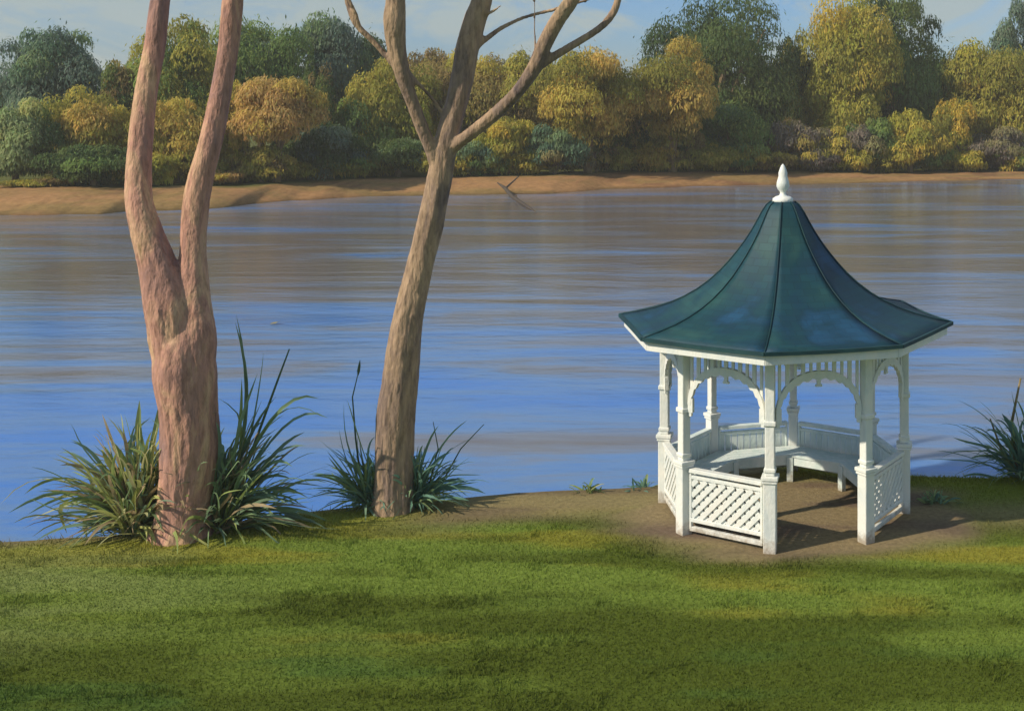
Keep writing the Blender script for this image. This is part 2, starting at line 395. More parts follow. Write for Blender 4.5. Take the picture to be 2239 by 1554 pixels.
# (name, category, label, px, top, width, crown bottom, metres behind the shore, leaf colours, second colours)
T = [
 ('broadleaf_tree','tree','tall blue green tree with a pointed crown, first on the left of the far bank', 105, 62, 205, 300, 17,'blue','teal'),
 ('shrub','bush','pale sage green bush at the left end of the far bank', 35, 222, 150, 412, 8,'sage','green'),
 ('small_tree','tree','yellow olive rounded tree just left of the thick pink forked trunk', 200, 193, 165, 380, 10,'olive','ochre'),
 ('shrub','bush','dark green low bush on the sand left of the forked trunk', 205, 315, 170, 432, 6.5,'dark','green'),
 ('small_tree','tree','dark reddish brown slim tree top half hidden behind the forked trunk', 262, 135, 80, 330, 13,'brown','dark'),
 ('broadleaf_tree','tree','tall olive green tree seen in the fork between the two pink limbs', 395, 48, 200, 330, 14,'olive','green'),
 ('small_tree','tree','golden bush like tree low in the fork between the two pink limbs', 385, 215, 150, 415, 8,'ochre','olive'),
 ('slim_tree','tree','narrow yellow tree column right beside the right pink limb', 500, 180, 70, 420, 8,'gold','ochre'),
 ('broadleaf_tree','tree','rounded blue green tree rising behind the small orange tree', 572, 28, 190, 270, 17,'green','blue'),
 ('broadleaf_tree','tree','dark blue green tree behind and right of the small orange tree', 722, 52, 150, 290, 17,'blue','teal'),
 ('small_tree','tree','small bright orange tree with a thin pale trunk near the sand', 605, 163, 165, 335, 5.3,'orange','ochre'),
 ('slim_tree','tree','narrow dark brown green tree touching the right side of the orange tree', 690, 135, 70, 350, 10,'dark','brown'),
 ('shrub','bush','dark brown green round bush below and right of the orange tree', 708, 262, 140, 398, 7,'dark','blue'),
 ('shrub','bush','olive bush under the orange tree left of its thin trunk', 570, 320, 120, 408, 6,'olive','brown'),
 ('small_tree','tree','green and yellow tree left of the slim leaning trunk', 790, 205, 120, 390, 10,'green','olive'),
 ('broadleaf_tree','tree','yellow olive tree behind the left branch of the slim leaning trunk', 860, 130, 150, 380, 11,'olive','gold'),
 ('broadleaf_tree','tree','smoky blue tree low on the skyline just left of the thick left branch', 810, 80, 110, 260, 18,'blue','dark'),
 ('shrub','bush','dark bush at the foot of the fork of the slim leaning trunk', 870, 300, 130, 398, 7,'dark','teal'),
 ('broadleaf_tree','tree','brown olive flat topped tree just right of the slim trunk', 1050, 112, 190, 370, 14,'brown','olive'),
 ('broadleaf_tree','tree','golden olive tree with darker top behind the big right branch', 1150, 122, 170, 370, 13,'olive','brown'),
 ('shrub','bush','small teal bush on the bank right of the slim trunk', 1030, 305, 95, 396, 7,'teal','green'),
 ('shrub','bush','yellow green spreading bush between two teal bushes', 1110, 265, 120, 396, 7.5,'gold','olive'),
 ('broadleaf_tree','tree','ochre tree with hanging foliage right of the big right branch', 1285, 108, 190, 335, 5.8,'ochre','olive'),
 ('shrub','bush','teal and purple bush beneath the hanging ochre tree', 1212, 278, 115, 388, 7,'teal','plum'),
 ('shrub','bush','dark brown leaning bush right of the teal and purple bush', 1305, 292, 80, 386, 6.5,'dark','brown'),
 ('shrub','bush','dark upright bush between the hanging ochre tree and the tallest ochre tree', 1382, 240, 62, 378, 8,'dark','brown'),
 ('broadleaf_tree','tree','very tall dark green tree with a broad crown above the gazebo left side', 1570, -12, 285, 360, 13,'dark','dark'),
 ('broadleaf_tree','tree','tall ochre yellow tree in front of the very tall dark green one', 1470, 92, 205, 330, 5.6,'ochre','olive'),
 ('broadleaf_tree','tree','green tree filling the low right flank of the very tall dark one', 1600, 225, 170, 385, 9,'green','teal'),
 ('small_tree','tree','dark narrow tree left of the gazebo finial behind the others', 1670, 130, 90, 380, 15,'dark','dark'),
 ('small_tree','tree','feathery olive tree in the gap above the gazebo finial', 1738, 82, 95, 330, 16,'olive','dark'),
 ('shrub','bush','dark brown bush low behind the ochre yellow tree', 1505, 275, 60, 384, 7,'brown','dark'),
 ('shrub','bush','purple grey bush directly behind the gazebo finial', 1735, 262, 95, 384, 8,'plum','brown'),
 ('broadleaf_tree','tree','tall golden olive tree right of the gazebo finial', 1850, 18, 200, 345, 12,'gold','olive'),
 ('broadleaf_tree','tree','very tall grey green tree behind the golden olive tree', 1960, -10, 215, 345, 15,'green','dark'),
 ('shrub','bush','purple brown bush beneath the golden olive tree', 1822, 280, 100, 386, 8,'plum','olive'),
 ('shrub','bush','grey green bush beneath the very tall grey green tree', 1905, 262, 90, 388, 7,'green','plum'),
 ('shrub','bush','bright yellow green bush near the right end of the far bank', 1990, 250, 120, 390, 7,'gold','olive'),
 ('slim_tree','tree','thin dark tree in the gap between the two tallest right hand trees', 2075, 130, 75, 340, 16,'dark','green'),
 ('broadleaf_tree','tree','yellow green tree cut by the right edge of the photo', 2190, 85, 210, 350, 12,'olive','gold'),
 ('broadleaf_tree','tree','blue green tree top at the right edge behind the yellow green tree', 2225, 12, 120, 250, 20,'teal','blue'),
 ('shrub','bush','dark purple bush at the right end of the far bank', 2185, 285, 150, 388, 8,'plum','brown'),
 ('small_tree','tree','pale olive slender tree beside the dark purple bush', 2085, 215, 80, 385, 9,'olive','gold'),
]
for name, cat, label, px, top, w, bot, off, pal, alt in T:
    w *= 1.1
    if cat == 'tree' and off > 6 and bot < 375: bot += 28
    far_tree(name, cat, label, px, top, w, bot, off, pal, alt, leaf=None, limbs=5 if cat == 'tree' else 3, th=.35 if cat == 'tree' else 0, dense=1.0 if cat == 'tree' else 1.4)
# the second row that closes the gaps, each a tree of its own
back = [(-60,150,200,'blue'),(225,205,160,'olive'),(330,120,150,'green'),(470,110,150,'olive'),(640,150,130,'green'),(780,150,140,'blue'),(930,115,150,'brown'),(990,120,130,'olive'),(1100,135,150,'green'),(1220,130,140,'olive'),(1340,150,120,'brown'),(1410,190,120,'olive'),(1530,120,150,'dark'),(1690,170,120,'olive'),(1780,130,120,'olive'),(1900,120,150,'green'),(2030,120,120,'dark'),(2110,180,130,'olive'),(2290,120,180,'olive')]
for i, (px, top, w, pal) in enumerate(back):
    far_tree('background_tree', 'tree', {'blue':'blue green','dark':'dark green','green':'mid green','olive':'olive','brown':'brown olive'}[pal] + ' tree in the second row, %s' % [
      'past the left edge of the photo','peeping out left of the forked trunk','inside the fork of the pink trunk','behind the right pink limb','just right of the orange tree','left of the slim trunk branches','between the two upper branches of the slim trunk','hidden behind the slim leaning trunk','below the thin crossing twig','behind the big right branch','right of the hanging ochre tree','left of the very tall dark green tree','inside the tall ochre and dark pair','just left of the gazebo finial','just right of the gazebo finial','between the golden and grey green trees','right of the very tall grey green tree','left of the yellow green edge tree','past the right edge of the photo'][i],
      px, top, w, 400, 24, pal, 'olive', group='second row of trees on the far bank', limbs=2)

under = [(60,395,'olive'),(120,385,'brown'),(290,350,'olive'),(340,340,'gold'),(440,345,'olive'),(470,372,'orange'),(545,352,'gold'),(640,350,'olive'),(760,340,'green'),(815,330,'olive'),(940,330,'olive'),(985,318,'gold'),(1075,330,'green'),(1155,325,'olive'),(1255,315,'plum'),(1340,318,'olive'),(1425,312,'ochre'),(1470,325,'brown'),(1560,318,'olive'),(1640,312,'green'),(1690,335,'brown'),(1780,318,'plum'),(1865,320,'gold'),(1945,312,'olive'),(2035,318,'green'),(2110,330,'gold'),(2225,325,'green')]
where = ['below the blue green pointed tree','between the sage bush and the dark low bush','touching the left side of the forked trunk','inside the fork, left half','inside the fork, right half','against the right pink limb near the sand','under the narrow yellow column tree','right of the thin pale trunk of the orange tree','below the smoky dark tree','below the green and yellow tree','just left of the slim leaning trunk','just right of the slim leaning trunk','right of the small teal bush','below the golden olive tree with darker top','right of the teal and purple bush','right of the dark leaning bush','left foot of the tall ochre tree','right foot of the tall ochre tree','under the very tall dark green tree','left of the gazebo finial','nearest the gazebo finial','right of the gazebo finial','under the golden olive tree','between the grey green bush and bright yellow bush','left of the pale olive slender tree','right of the pale olive slender tree','in front of the dark purple bush at the edge']
for (px, top, pal), wh in zip(under, where):
    far_tree('undergrowth_bush', 'bush', {'olive':'low olive','brown':'low brown','gold':'low yellow green','orange':'low rust orange','green':'low green','plum':'low purple grey','ochre':'low ochre'}[pal] + ' bush ' + wh, px, top, 100, 405 if px < 700 else 392, 6.2 + (px * 7 % 13) / 10, pal, 'olive', group='low bushes along the sand', trunk=False, dense=1.5)

# driftwood branch sticking out of the water by the far bank
m_, nt_, b_ = mat('wet_wood', rough=.7); noise_mix(nt_, b_, [(.035, .03, .03), (.10, .08, .06)], (1, 1, .3), 5); M_wet = m_
mm = MB(); d0 = float(shore_d(1140)) - 1.0
q = [at(1088, 400, d0 + 1.5), at(1105, 412, d0 + .8), at(1122, 432, d0 - 2), at(1150, 450, 70), at(1178, 468, 66.5)]
q[-1].z = WZ - .05
mm.tube(q, [.04, .13, .15, .09, .03], 8); mm.tube([q[1], at(1135, 385, d0 + .2)], [.08, .03], 6)
tag(mm.build('fallen_branch', M_wet, smooth=True), 'dark fallen branch sliding into the water at the far bank, right of the slim trunk', 'branch')

# ------------------------------------------------------------------ the two bare trees on the near bank
def bark(name, cols, pos=None, z=.35):
    m, nt, b = mat(name, rough=.85, spec=.2)
    cr, mp = noise_mix(nt, b, cols, (1, 1, z), 2.2, 7, pos, distort=.8, bump=.9, bump_scale=22, rough=.62)
    # fine cracks and flakes running up the bark
    tc = N(nt, 'ShaderNodeTexCoord'); m2 = N(nt, 'ShaderNodeMapping'); m2.inputs['Scale'].default_value = (1, 1, .22)
    n2 = N(nt, 'ShaderNodeTexNoise'); n2.inputs['Scale'].default_value = 16; n2.inputs['Detail'].default_value = 8; n2.inputs['Roughness'].default_value = .72; n2.inputs['Distortion'].default_value = .4
    r2 = N(nt, 'ShaderNodeMapRange'); r2.inputs[1].default_value = .34; r2.inputs[2].default_value = .56; r2.inputs[3].default_value = .6; r2.inputs[4].default_value = 1.08
    sc = N(nt, 'ShaderNodeVectorMath', operation='SCALE')
    nt.links.new(tc.outputs['Object'], m2.inputs[0]); nt.links.new(m2.outputs[0], n2.inputs['Vector']); nt.links.new(n2.outputs['Fac'], r2.inputs[0])
    nt.links.new(cr.outputs[0], sc.inputs[0]); nt.links.new(r2.outputs[0], sc.inputs['Scale']); nt.links.new(sc.outputs[0], b.inputs['Base Color'])
    return m
M_bark1 = bark('pink_bark', [(.22, .15, .15), (.38, .215, .175), (.49, .265, .195), (.60, .38, .24), (.45, .30, .16)], [.30, .41, .50, .60, .72])
M_bark2 = bark('tan_bark', [(.13, .10, .10), (.25, .18, .14), (.36, .25, .165), (.46, .32, .20), (.28, .23, .15)], [.30, .41, .50, .60, .72])
def smooth_path(pts, n=6):
    """Catmull-Rom through (px, py, width, dy)"""
    P = [pts[0]] + list(pts) + [pts[-1]]; out = []
    for i in range(1, len(P) - 2):
        for k in range(n):
            t = k / n
            out.append(tuple(.5 * ((2 * P[i][j]) + (-P[i-1][j] + P[i+1][j]) * t + (2 * P[i-1][j] - 5 * P[i][j] + 4 * P[i+1][j] - P[i+2][j]) * t * t + (-P[i-1][j] + 3 * P[i][j] - 3 * P[i+1][j] + P[i+2][j]) * t ** 3) for j in range(4)))
    out.append(tuple(P[-2])); return out
def big_tree(name, label, D, base_px, limbs, mater, seed, part_names):
    root = empty(name, at(base_px[0], base_px[1], D)); base = root.location.copy(); tag(root, label, 'tree')
    m = MB(); segs = []
    for li, pts in enumerate(limbs):
        sp = smooth_path(pts)
        c = []; r = []
        for px, py, w, dy in sp:
            p = at(px, py, D) - base; p.y += dy; c.append(p); r.append(w / 2 / F * D)
        m.tube(c, r, 18); segs.append((c, r))
    tmp = m.build('tmp', mater)
    rm = tmp.modifiers.new('r', 'REMESH'); rm.mode = 'VOXEL'; rm.voxel_size = .022
    sm = tmp.modifiers.new('s', 'SMOOTH'); sm.iterations = 7; sm.factor = .6
    dg = bpy.context.evaluated_depsgraph_get(); me = bpy.data.meshes.new_from_object(tmp.evaluated_get(dg))
    bpy.data.objects.remove(tmp)
    n = len(me.vertices); co_ = np.empty(n * 3); me.vertices.foreach_get('co', co_); co_ = co_.reshape(-1, 3)
    no = np.empty(n * 3); me.vertices.foreach_get('normal', no); no = no.reshape(-1, 3)
    # bark flakes and furrows as real relief, stretched along the trunk
    ang = np.arctan2(no[:, 1], no[:, 0])
    rloc = np.full(n, 1e3)
    for c, r_ in segs:
        C_ = np.array([tuple(v) for v in c]); Rr = np.array(r_); dd = np.linalg.norm(co_[:, None] - C_[None], axis=2) / Rr[None]; j = dd.argmin(1); rloc = np.where(dd.min(1) < 1.6, np.minimum(rloc, Rr[j]), rloc)
    rloc = np.clip(rloc, .02, .35) / .35
    rel = rloc * (fbm(ang * 2.2 + seed, co_[:, 2] * 1.3 + ang * .8, 4) - .5) * .08 + rloc ** .5 * (fbm(ang * 7 + 5 * seed, co_[:, 2] * 3.2, 3) - .5) * .024
    co2 = co_ + no * rel[:, None]
    me.vertices.foreach_set('co', co2.ravel()); me.update()
    me.vertices.foreach_get('normal', no.ravel()); no2 = np.empty(n * 3); me.vertices.foreach_get('normal', no2); no2 = no2.reshape(-1, 3)
    # which limb each vertex belongs to
    best = np.full(n, 1e9); own = np.zeros(n, int)
    for li, (c, r) in enumerate(segs):
        C_ = np.array([tuple(v) for v in c]); Rr = np.array(r)
        dd = (np.linalg.norm(co_[:, None] - C_[None], axis=2) / Rr[None]).min(1) + (0 if li == 0 else .02)
        own = np.where(dd < best, li, own); best = np.minimum(best, dd)
    m_ = len(me.polygons); fv = [tuple(p.vertices) for p in me.polygons]
    fo = [own[f[0]] for f in fv]
    for li in range(len(limbs)):
        fs = [f for f, o in zip(fv, fo) if o == li]
        if not fs: continue
        used = sorted({i for f in fs for i in f}); mp_ = {v: i for i, v in enumerate(used)}
        me2 = bpy.data.meshes.new(part_names[li]); me2.from_pydata(co2[used].tolist(), [], [tuple(mp_[i] for i in f) for f in fs]); me2.materials.append(mater); me2.update()
        me2.polygons.foreach_set('use_smooth', [True] * len(me2.polygons))
        me2.normals_split_custom_set_from_vertices(no2[used].tolist())
        o = bpy.data.objects.new(part_names[li], me2); COL.objects.link(o); o.parent = root
    bpy.data.meshes.remove(me)
    return root
DT1, DT2 = 15.3, 16.32
big_tree('forked_tree', 'thick pink barked bare tree that forks into two tall limbs, left on the near bank', DT1, (398, 1172), [
    [(398, 1200, 150, 0), (398, 1172, 134, 0), (402, 1140, 118, 0), (405, 1080, 110, 0), (412, 1000, 116, 0), (412, 900, 120, 0), (405, 820, 130, 0), (402, 760, 118, 0), (402, 715, 84, 0), (402, 690, 50, 0)],
    [(396, 830, 96, 0), (384, 745, 104, 0), (371, 660, 98, -.02), (345, 570, 74, -.03), (322, 500, 63, -.04), (307, 445, 56, -.02), (301, 400, 54, .03), (298, 300, 50, .12), (303, 200, 47, .2), (313, 100, 44, .3), (321, 0, 41, .35), (326, -110, 36, .5), (318, -220, 27, .6), (330, -330, 14, .7)],
    [(418, 830, 92, 0), (425, 745, 88, .02), (418, 660, 76, .05), (416, 560, 54, .08), (415, 490, 54, .12), (424, 410, 54, .15), (446, 310, 49, .2), (464, 205, 45, .25), (477, 105, 43, .3), (487, 0, 45, .3), (497, -100, 36, .3), (520, -210, 25, .35), (528, -330, 13, .4)],
    [(497, -90, 24, .3), (560, -190, 18, .1), (600, -300, 9, 0)],
    [(326, -60, 24, .4), (270, -170, 18, .8), (235, -290, 9, 1.0)],
  ], M_bark1, 3, ['trunk', 'limb', 'limb', 'branch', 'branch'])
big_tree('leaning_tree', 'slim tan barked bare tree leaning right and fanning into several branches near the middle', DT2, (858, 1112), [
    [(856, 1130, 100, 0), (858, 1105, 90, 0), (860, 1060, 82, 0), (862, 1000, 80, 0), (866, 900, 80, 0), (877, 800, 76, 0), (892, 700, 66, 0), (914, 600, 58, 0), (938, 500, 56, 0), (956, 420, 54, 0), (966, 365, 54, 0), (978, 300, 50, .02), (993, 240, 48, .05), (1006, 180, 50, .08), (1019, 100, 50, .12), (1034, 40, 48, .15), (1048, 0, 44, .15), (1066, -110, 36, .2), (1060, -220, 26, .3), (1080, -330, 12, .35)],
    [(962, 385, 30, -.02), (948, 330, 30, -.08), (930, 280, 28, -.15), (912, 225, 28, -.22), (896, 170, 33, -.3), (884, 110, 39, -.35), (881, 50, 46, -.4), (883, 0, 39, -.4), (878, -110, 30, -.5), (900, -230, 18, -.5), (890, -320, 9, -.6)],
    [(974, 340, 26, .02), (1005, 313, 28, -.05), (1045, 284, 28, -.12), (1100, 240, 29, -.2), (1145, 196, 28, -.3), (1178, 150, 32, -.35), (1203, 97, 33, -.4), (1230, 50, 32, -.45), (1262, 6, 30, -.5), (1320, -90, 23, -.6), (1350, -200, 16, -.7), (1400, -300, 7, -.8)],
    [(1172, 158, 18, -.33), (1215, 128, 19, -.3), (1265, 97, 17, -.25), (1308, 69, 16, -.2), (1335, 42, 17, -.15), (1352, 4, 16, -.1), (1362, -80, 11, 0), (1400, -150, 5, .1)],
    [(902, 180, 14, -.28), (874, 143, 13, -.3), (834, 95, 13, -.35), (800, 58, 14, -.4), (784, 20, 13, -.4), (776, -10, 11, -.4), (760, -80, 6, -.4)],
    [(806, 66, 9, -.38), (802, 38, 9, -.45), (789, 6, 9, -.5), (780, -30, 5, -.5)],
    [(1010, 130, 16, .1), (1040, 98, 16, .15), (1064, 78, 13, .2), (1092, 56, 11, .3), (1138, 33, 9, .4), (1200, 17, 9, .4), (1252, 3, 8, .35), (1330, -20, 5, .3)],
    [(898, 150, 11, -.3), (925, 185, 10, -.22), (948, 215, 9, -.1), (972, 255, 11, 0)],
    [(1180, 112, 7, -.32), (1177, 70, 6, -.3), (1178, 20, 5, -.3), (1172, -30, 4, -.3)],
    [(1040, 40, 9, .15), (1072, 25, 8, .1), (1094, 12, 5, .05)],
  ], M_bark2, 8, ['trunk', 'limb', 'limb', 'limb', 'branch', 'twig', 'branch', 'branch', 'twig', 'twig'])

# ------------------------------------------------------------------ strap leaved plants
def strap_plant(name, label, cat, D, base_px, keys, nrand, rad, cols, seed, wpx=9, group='strap leaved plants on the bank', stalks=(), height=1.0):
    base = at(base_px[0], base_px[1], D); root = empty(name, base); tag(root, label, cat, group)
    R = np.random.default_rng(seed); V = []; Fc = []; C = []
    def leaf(p0, p1, p2, w, col, ns=9):
        p0, p1, p2 = map(np.array, (p0, p1, p2)); b = len(V); pr = None
        side0 = np.cross(p2 - p0, [0, 0, 1.]) ; 
        if np.linalg.norm(side0) < 1e-3: side0 = np.array([1., 0, 0])
        side0 /= np.linalg.norm(side0); p1 = p1 + side0 * R.normal() * .10 * np.linalg.norm(p2 - p0); wv = R.normal(size=2) * .03 * np.linalg.norm(p2 - p0); tw = R.uniform(-.9, .9)
        for i in range(ns + 1):
            t = i / ns; p = (1 - t) ** 2 * p0 + 2 * t * (1 - t) * p1 + t * t * p2; p = p + side0 * wv[0] * np.sin(t * 7) + np.array([0, 0, 1.]) * wv[1] * np.sin(t * 5); tg = 2 * (1 - t) * (p1 - p0) + 2 * t * (p2 - p1); tg /= np.linalg.norm(tg) + 1e-9
            s = side0 - tg * side0.dot(tg); s /= np.linalg.norm(s) + 1e-9; u = np.cross(tg, s); a = tw + .5 * t
            s2 = s * np.cos(a) + u * np.sin(a); up = np.cross(s2, tg)
            ww = w * (.55 + .9 * t) * (1 - t ** 2.2) ** .8 + .001
            V.extend([p - s2 * ww / 2, p - up * ww * .14, p + s2 * ww / 2]); cc = col * (1 + .12 * R.normal()); C.extend([cc, cc * .9, cc])
        for i in range(ns):
            q = b + i * 3; Fc.append((q, q + 1, q + 4, q + 3)); Fc.append((q + 1, q + 2, q + 5, q + 4))
    cols = np.array(cols)
    for (tx, ty, cx_, cy_, dy, wp, ci) in keys:
        P2 = at(tx, ty, D) - base; P1 = at(cx_, cy_, D) - base; P2.y += dy; P1.y += dy * .5
        p0 = Vector((R.normal() * .06, R.normal() * .06, -.03))
        leaf(tuple(p0), tuple(P1), tuple(P2), .8 * wp / F * D, cols[ci % len(cols)])
    for i in range(nrand):
        a = R.uniform(0, 2 * np.pi); el = R.uniform(.15, 1.35); Ln = rad * R.uniform(.45, 1.0)
        d_ = np.array([np.cos(a) * np.cos(el), np.sin(a) * np.cos(el) * .6, np.sin(el) * height])
        p0 = np.array([R.normal() * .07, R.normal() * .06, -.03]); p1 = p0 + d_ * Ln * .6 + np.array([0, 0, .12 * Ln]); p2 = p0 + d_ * Ln * np.array([1.1, 1.1, .85]) - np.array([0, 0, R.uniform(-.05, .38) * Ln])
        p2[2] = max(p2[2], -.25)
        leaf(p0, p1, p2, wpx / F * D * R.uniform(.5, 1.3), cols[R.integers(0, len(cols))])
    o = arr_mesh('foliage', np.array(V), np.array(Fc), np.clip(np.array(C), .003, 1), M_strap, root, smooth=True)
    for st in stalks:
        m = MB(); pts = [at(x, y, D) - base + Vector((0, dy, 0)) for x, y, dy in st[0]]
        m.tube(pts, [st[1] / F * D * (1 - .6 * i / (len(pts) - 1)) for i in range(len(pts))], 6); m.build('stalk', st[2], root, smooth=True)
        if st[3]:
            m = MB(); p = pts[-1]; m.tube([p - Vector((.0, 0, .02)), p + Vector((.01, 0, .05)), p + Vector((.02, 0, .12)), p + Vector((.03, 0, .2))], [.006, .022, .018, .003], 8); m.build('flower_head', st[2], root, smooth=True)
    return root
GR = [(.32, .40, .13), (.44, .46, .16), (.23, .34, .17), (.21, .32, .21), (.52, .52, .26), (.40, .31, .18)]
TE = [(.17, .32, .23), (.24, .36, .19), (.31, .40, .17), (.13, .25, .19)]
m_, nt_, b_ = mat('dry_stalk', rough=.8); noise_mix(nt_, b_, [(.16, .13, .05), (.30, .22, .10)], (1, 1, 1), 8); M_stalk = m_
m_, nt_, b_ = mat('green_stalk', rough=.7); noise_mix(nt_, b_, [(.04, .09, .05), (.09, .14, .06)], (1, 1, 1), 8); M_gst = m_
strap_plant('strap_leaf_plant', 'big green clump of strap leaves arching left from the foot of the thick forked tree', 'plant', 15.42, (300, 1160), [
    (8, 1112, 130, 960, -.1, 20, 4), (20, 1125, 200, 1010, 0, 17, 2), (40, 1080, 150, 985, .1, 20, 0), (100, 1012, 200, 960, .2, 15, 3), (155, 1165, 100, 1010, -.1, 20, 1), (215, 990, 250, 985, 0, 24, 1),
    (225, 915, 300, 990, .1, 18, 4), (250, 908, 300, 960, .1, 22, 1), (285, 880, 320, 980, .15, 24, 0), (330, 880, 335, 960, .3, 18, 0), (210, 1160, 165, 1080, -.2, 22, 1), (150, 1120, 190, 1040, -.1, 17, 2),
    (180, 1040, 230, 1020, 0, 20, 0), (130, 1060, 200, 1010, 0, 20, 1), (250, 1165, 200, 1100, -.2, 16, 2), (235, 935, 280, 1000, .2, 22, 0), (275, 905, 300, 1000, -.05, 22, 2), (305, 930, 312, 1020, -.1, 20, 2)],
    480, 1.45, GR, 4, 9, height=1.35)
strap_plant('strap_leaf_plant', 'tall tangled green clump right against the right side of the thick forked tree', 'plant', 15.55, (482, 1155), [
    (505, 690, 590, 900, .1, 24, 4), (508, 700, 575, 950, .15, 20, 1), (575, 780, 560, 900, 0, 16, 4), (560, 810, 530, 950, 0, 14, 1), (703, 905, 590, 810, .0, 18, 4), (690, 890, 580, 830, .1, 14, 1), (705, 930, 600, 860, .2, 11, 2),
    (668, 975, 570, 960, 0, 18, 2), (640, 1010, 560, 1000, 0, 17, 3), (655, 960, 560, 990, .2, 15, 3), (620, 1100, 560, 1080, -.1, 14, 3), (625, 1050, 560, 1050, 0, 14, 3), (600, 940, 530, 980, .2, 20, 2), (560, 870, 510, 1000, .2, 24, 0),
    (530, 900, 495, 1000, -.1, 20, 0), (600, 870, 520, 950, .1, 18, 2), (620, 900, 540, 940, .1, 16, 0), (590, 990, 530, 1030, -.1, 20, 2), (535, 830, 500, 980, -.05, 18, 0)],
    520, 1.5, [GR[0], GR[2], GR[3], (.17, .25, .15), GR[2], GR[5]], 5, 8, height=1.4, stalks=[([(490, 1160, 0), (555, 960, .1), (600, 830, .15), (620, 770, .2)], 4, M_gst, 0)])
strap_plant('strap_leaf_plant', 'sparse green clump with upright blades left of the slim leaning tree', 'plant', 16.42, (815, 1100), [
    (752, 868, 755, 1010, 0, 24, 1), (758, 880, 790, 960, 0, 18, 4), (715, 985, 740, 1040, 0, 18, 1), (716, 1000, 760, 1050, 0, 14, 4), (690, 1070, 750, 1060, 0, 16, 3), (700, 1085, 760, 1075, .1, 14, 3), (735, 940, 760, 1030, .1, 12, 2),
    (812, 890, 815, 1000, .2, 14, 0), (780, 960, 790, 1030, .1, 14, 2), (660, 1052, 740, 1030, .2, 10, 3), (690, 960, 740, 1010, .15, 9, 2)],
    230, 1.0, [GR[0], GR[2], GR[3], TE[0]], 6, 6.5, height=1.3, stalks=[([(795, 1100, 0), (775, 960, .05), (768, 870, .05), (780, 820, .05)], 2.6, M_gst, 1)])
strap_plant('strap_leaf_plant', 'low teal green clump right of the foot of the slim leaning tree', 'plant', 16.48, (905, 1100), [
    (985, 990, 930, 1010, 0, 16, 0), (1040, 1020, 960, 1015, 0, 14, 1), (1062, 1080, 990, 1030, 0, 15, 3), (1020, 1050, 950, 1040, -.1, 16, 0), (955, 940, 915, 990, .1, 12, 1), (1030, 1090, 970, 1070, -.1, 14, 0), (940, 1000, 910, 1050, 0, 16, 2),
    (870, 1040, 890, 1060, -.2, 14, 1), (1010, 930, 960, 970, .3, 6, 1), (1040, 960, 970, 960, .3, 6, 3)],
    320, 1.0, TE, 7, 6, height=1.15, stalks=[([(925, 1100, .1), (950, 990, .2), (935, 935, .3)], 2, M_gst, 0), ([(940, 1100, .1), (1000, 990, .2), (1048, 940, .3)], 2, M_gst, 0)])
strap_plant('strap_leaf_plant', 'dark teal plant arching in from the right edge beyond the lawn', 'plant', 17.75, (2250, 1060), [
    (2045, 945, 2150, 905, 0, 12, 3), (2090, 870, 2180, 900, 0, 9, 3), (2080, 985, 2170, 960, .1, 9, 1), (2150, 940, 2210, 930, -.1, 16, 0), (2190, 900, 2225, 940, 0, 22, 3), (2160, 1000, 2210, 990, 0, 14, 0), (2215, 850, 2235, 950, .1, 20, 1),
    (2180, 960, 2220, 970, 0, 24, 0), (2210, 980, 2230, 1000, 0, 24, 3), (2195, 1010, 2225, 1010, 0, 22, 0)],
    260, 1.5, TE, 8, 7.5, height=1.15, stalks=[([(2215, 1050, 0), (2190, 985, 0), (2165, 915, 0)], 4, M_stalk, 0), ([(2225, 1050, 0), (2215, 930, .1), (2235, 830, .1)], 5, M_stalk, 0)])
SP = 'low grass tufts at the water edge of the lawn'
strap_plant('grass_tuft', 'small olive tuft at the lawn edge midway between the slim tree and the gazebo', 'plant', 17.0, (1290, 1078), [], 26, .36, [GR[0], GR[4], TE[1]], 9, 6, group=SP)
strap_plant('grass_tuft', 'small dark tuft at the lawn edge touching the left of the gazebo', 'plant', 17.25, (1405, 1066), [], 26, .34, TE, 10, 6, group=SP)
strap_plant('grass_tuft', 'small brown tipped tuft between the thick tree clump and the slim tree', 'plant', 15.95, (640, 1135), [], 18, .30, [GR[0], GR[1], TE[1]], 12, 6, group=SP)
strap_plant('grass_tuft', 'teal tuft standing in for the gazebo shadow by its right hand corner post', 'plant', 16.6, (2040, 1105), [], 50, .40, TE, 13, 8, group=SP)  # dark teal leaves stand for the gazebo's cast shadow here
# a single yellow leaf afloat
mm = MB(); p = at(600, 708, (CAMZ - WZ - .02) * F / (708 - HY)); 
mm.v = [(-.16, 0, .0), (-.06, .10, .03), (.10, .09, .05), (.2, .02, .10), (.09, -.08, .04), (-.07, -.09, .02)]; mm.f = [(0, 1, 5), (1, 2, 4, 5), (2, 3, 4)]
m_, nt_, b_ = mat('yellow_leaf', rough=.6); noise_mix(nt_, b_, [(.25, .22, .05), (.38, .30, .07)], (1, 1, 1), 8)
o = mm.build('floating_leaf', m_); o.location = p; o.scale = (.8, .8, .8)
sld = o.modifiers.new('t', 'SOLIDIFY'); sld.thickness = .008
tag(o, 'single yellow green leaf afloat on the river right of the forked trunk', 'leaf')

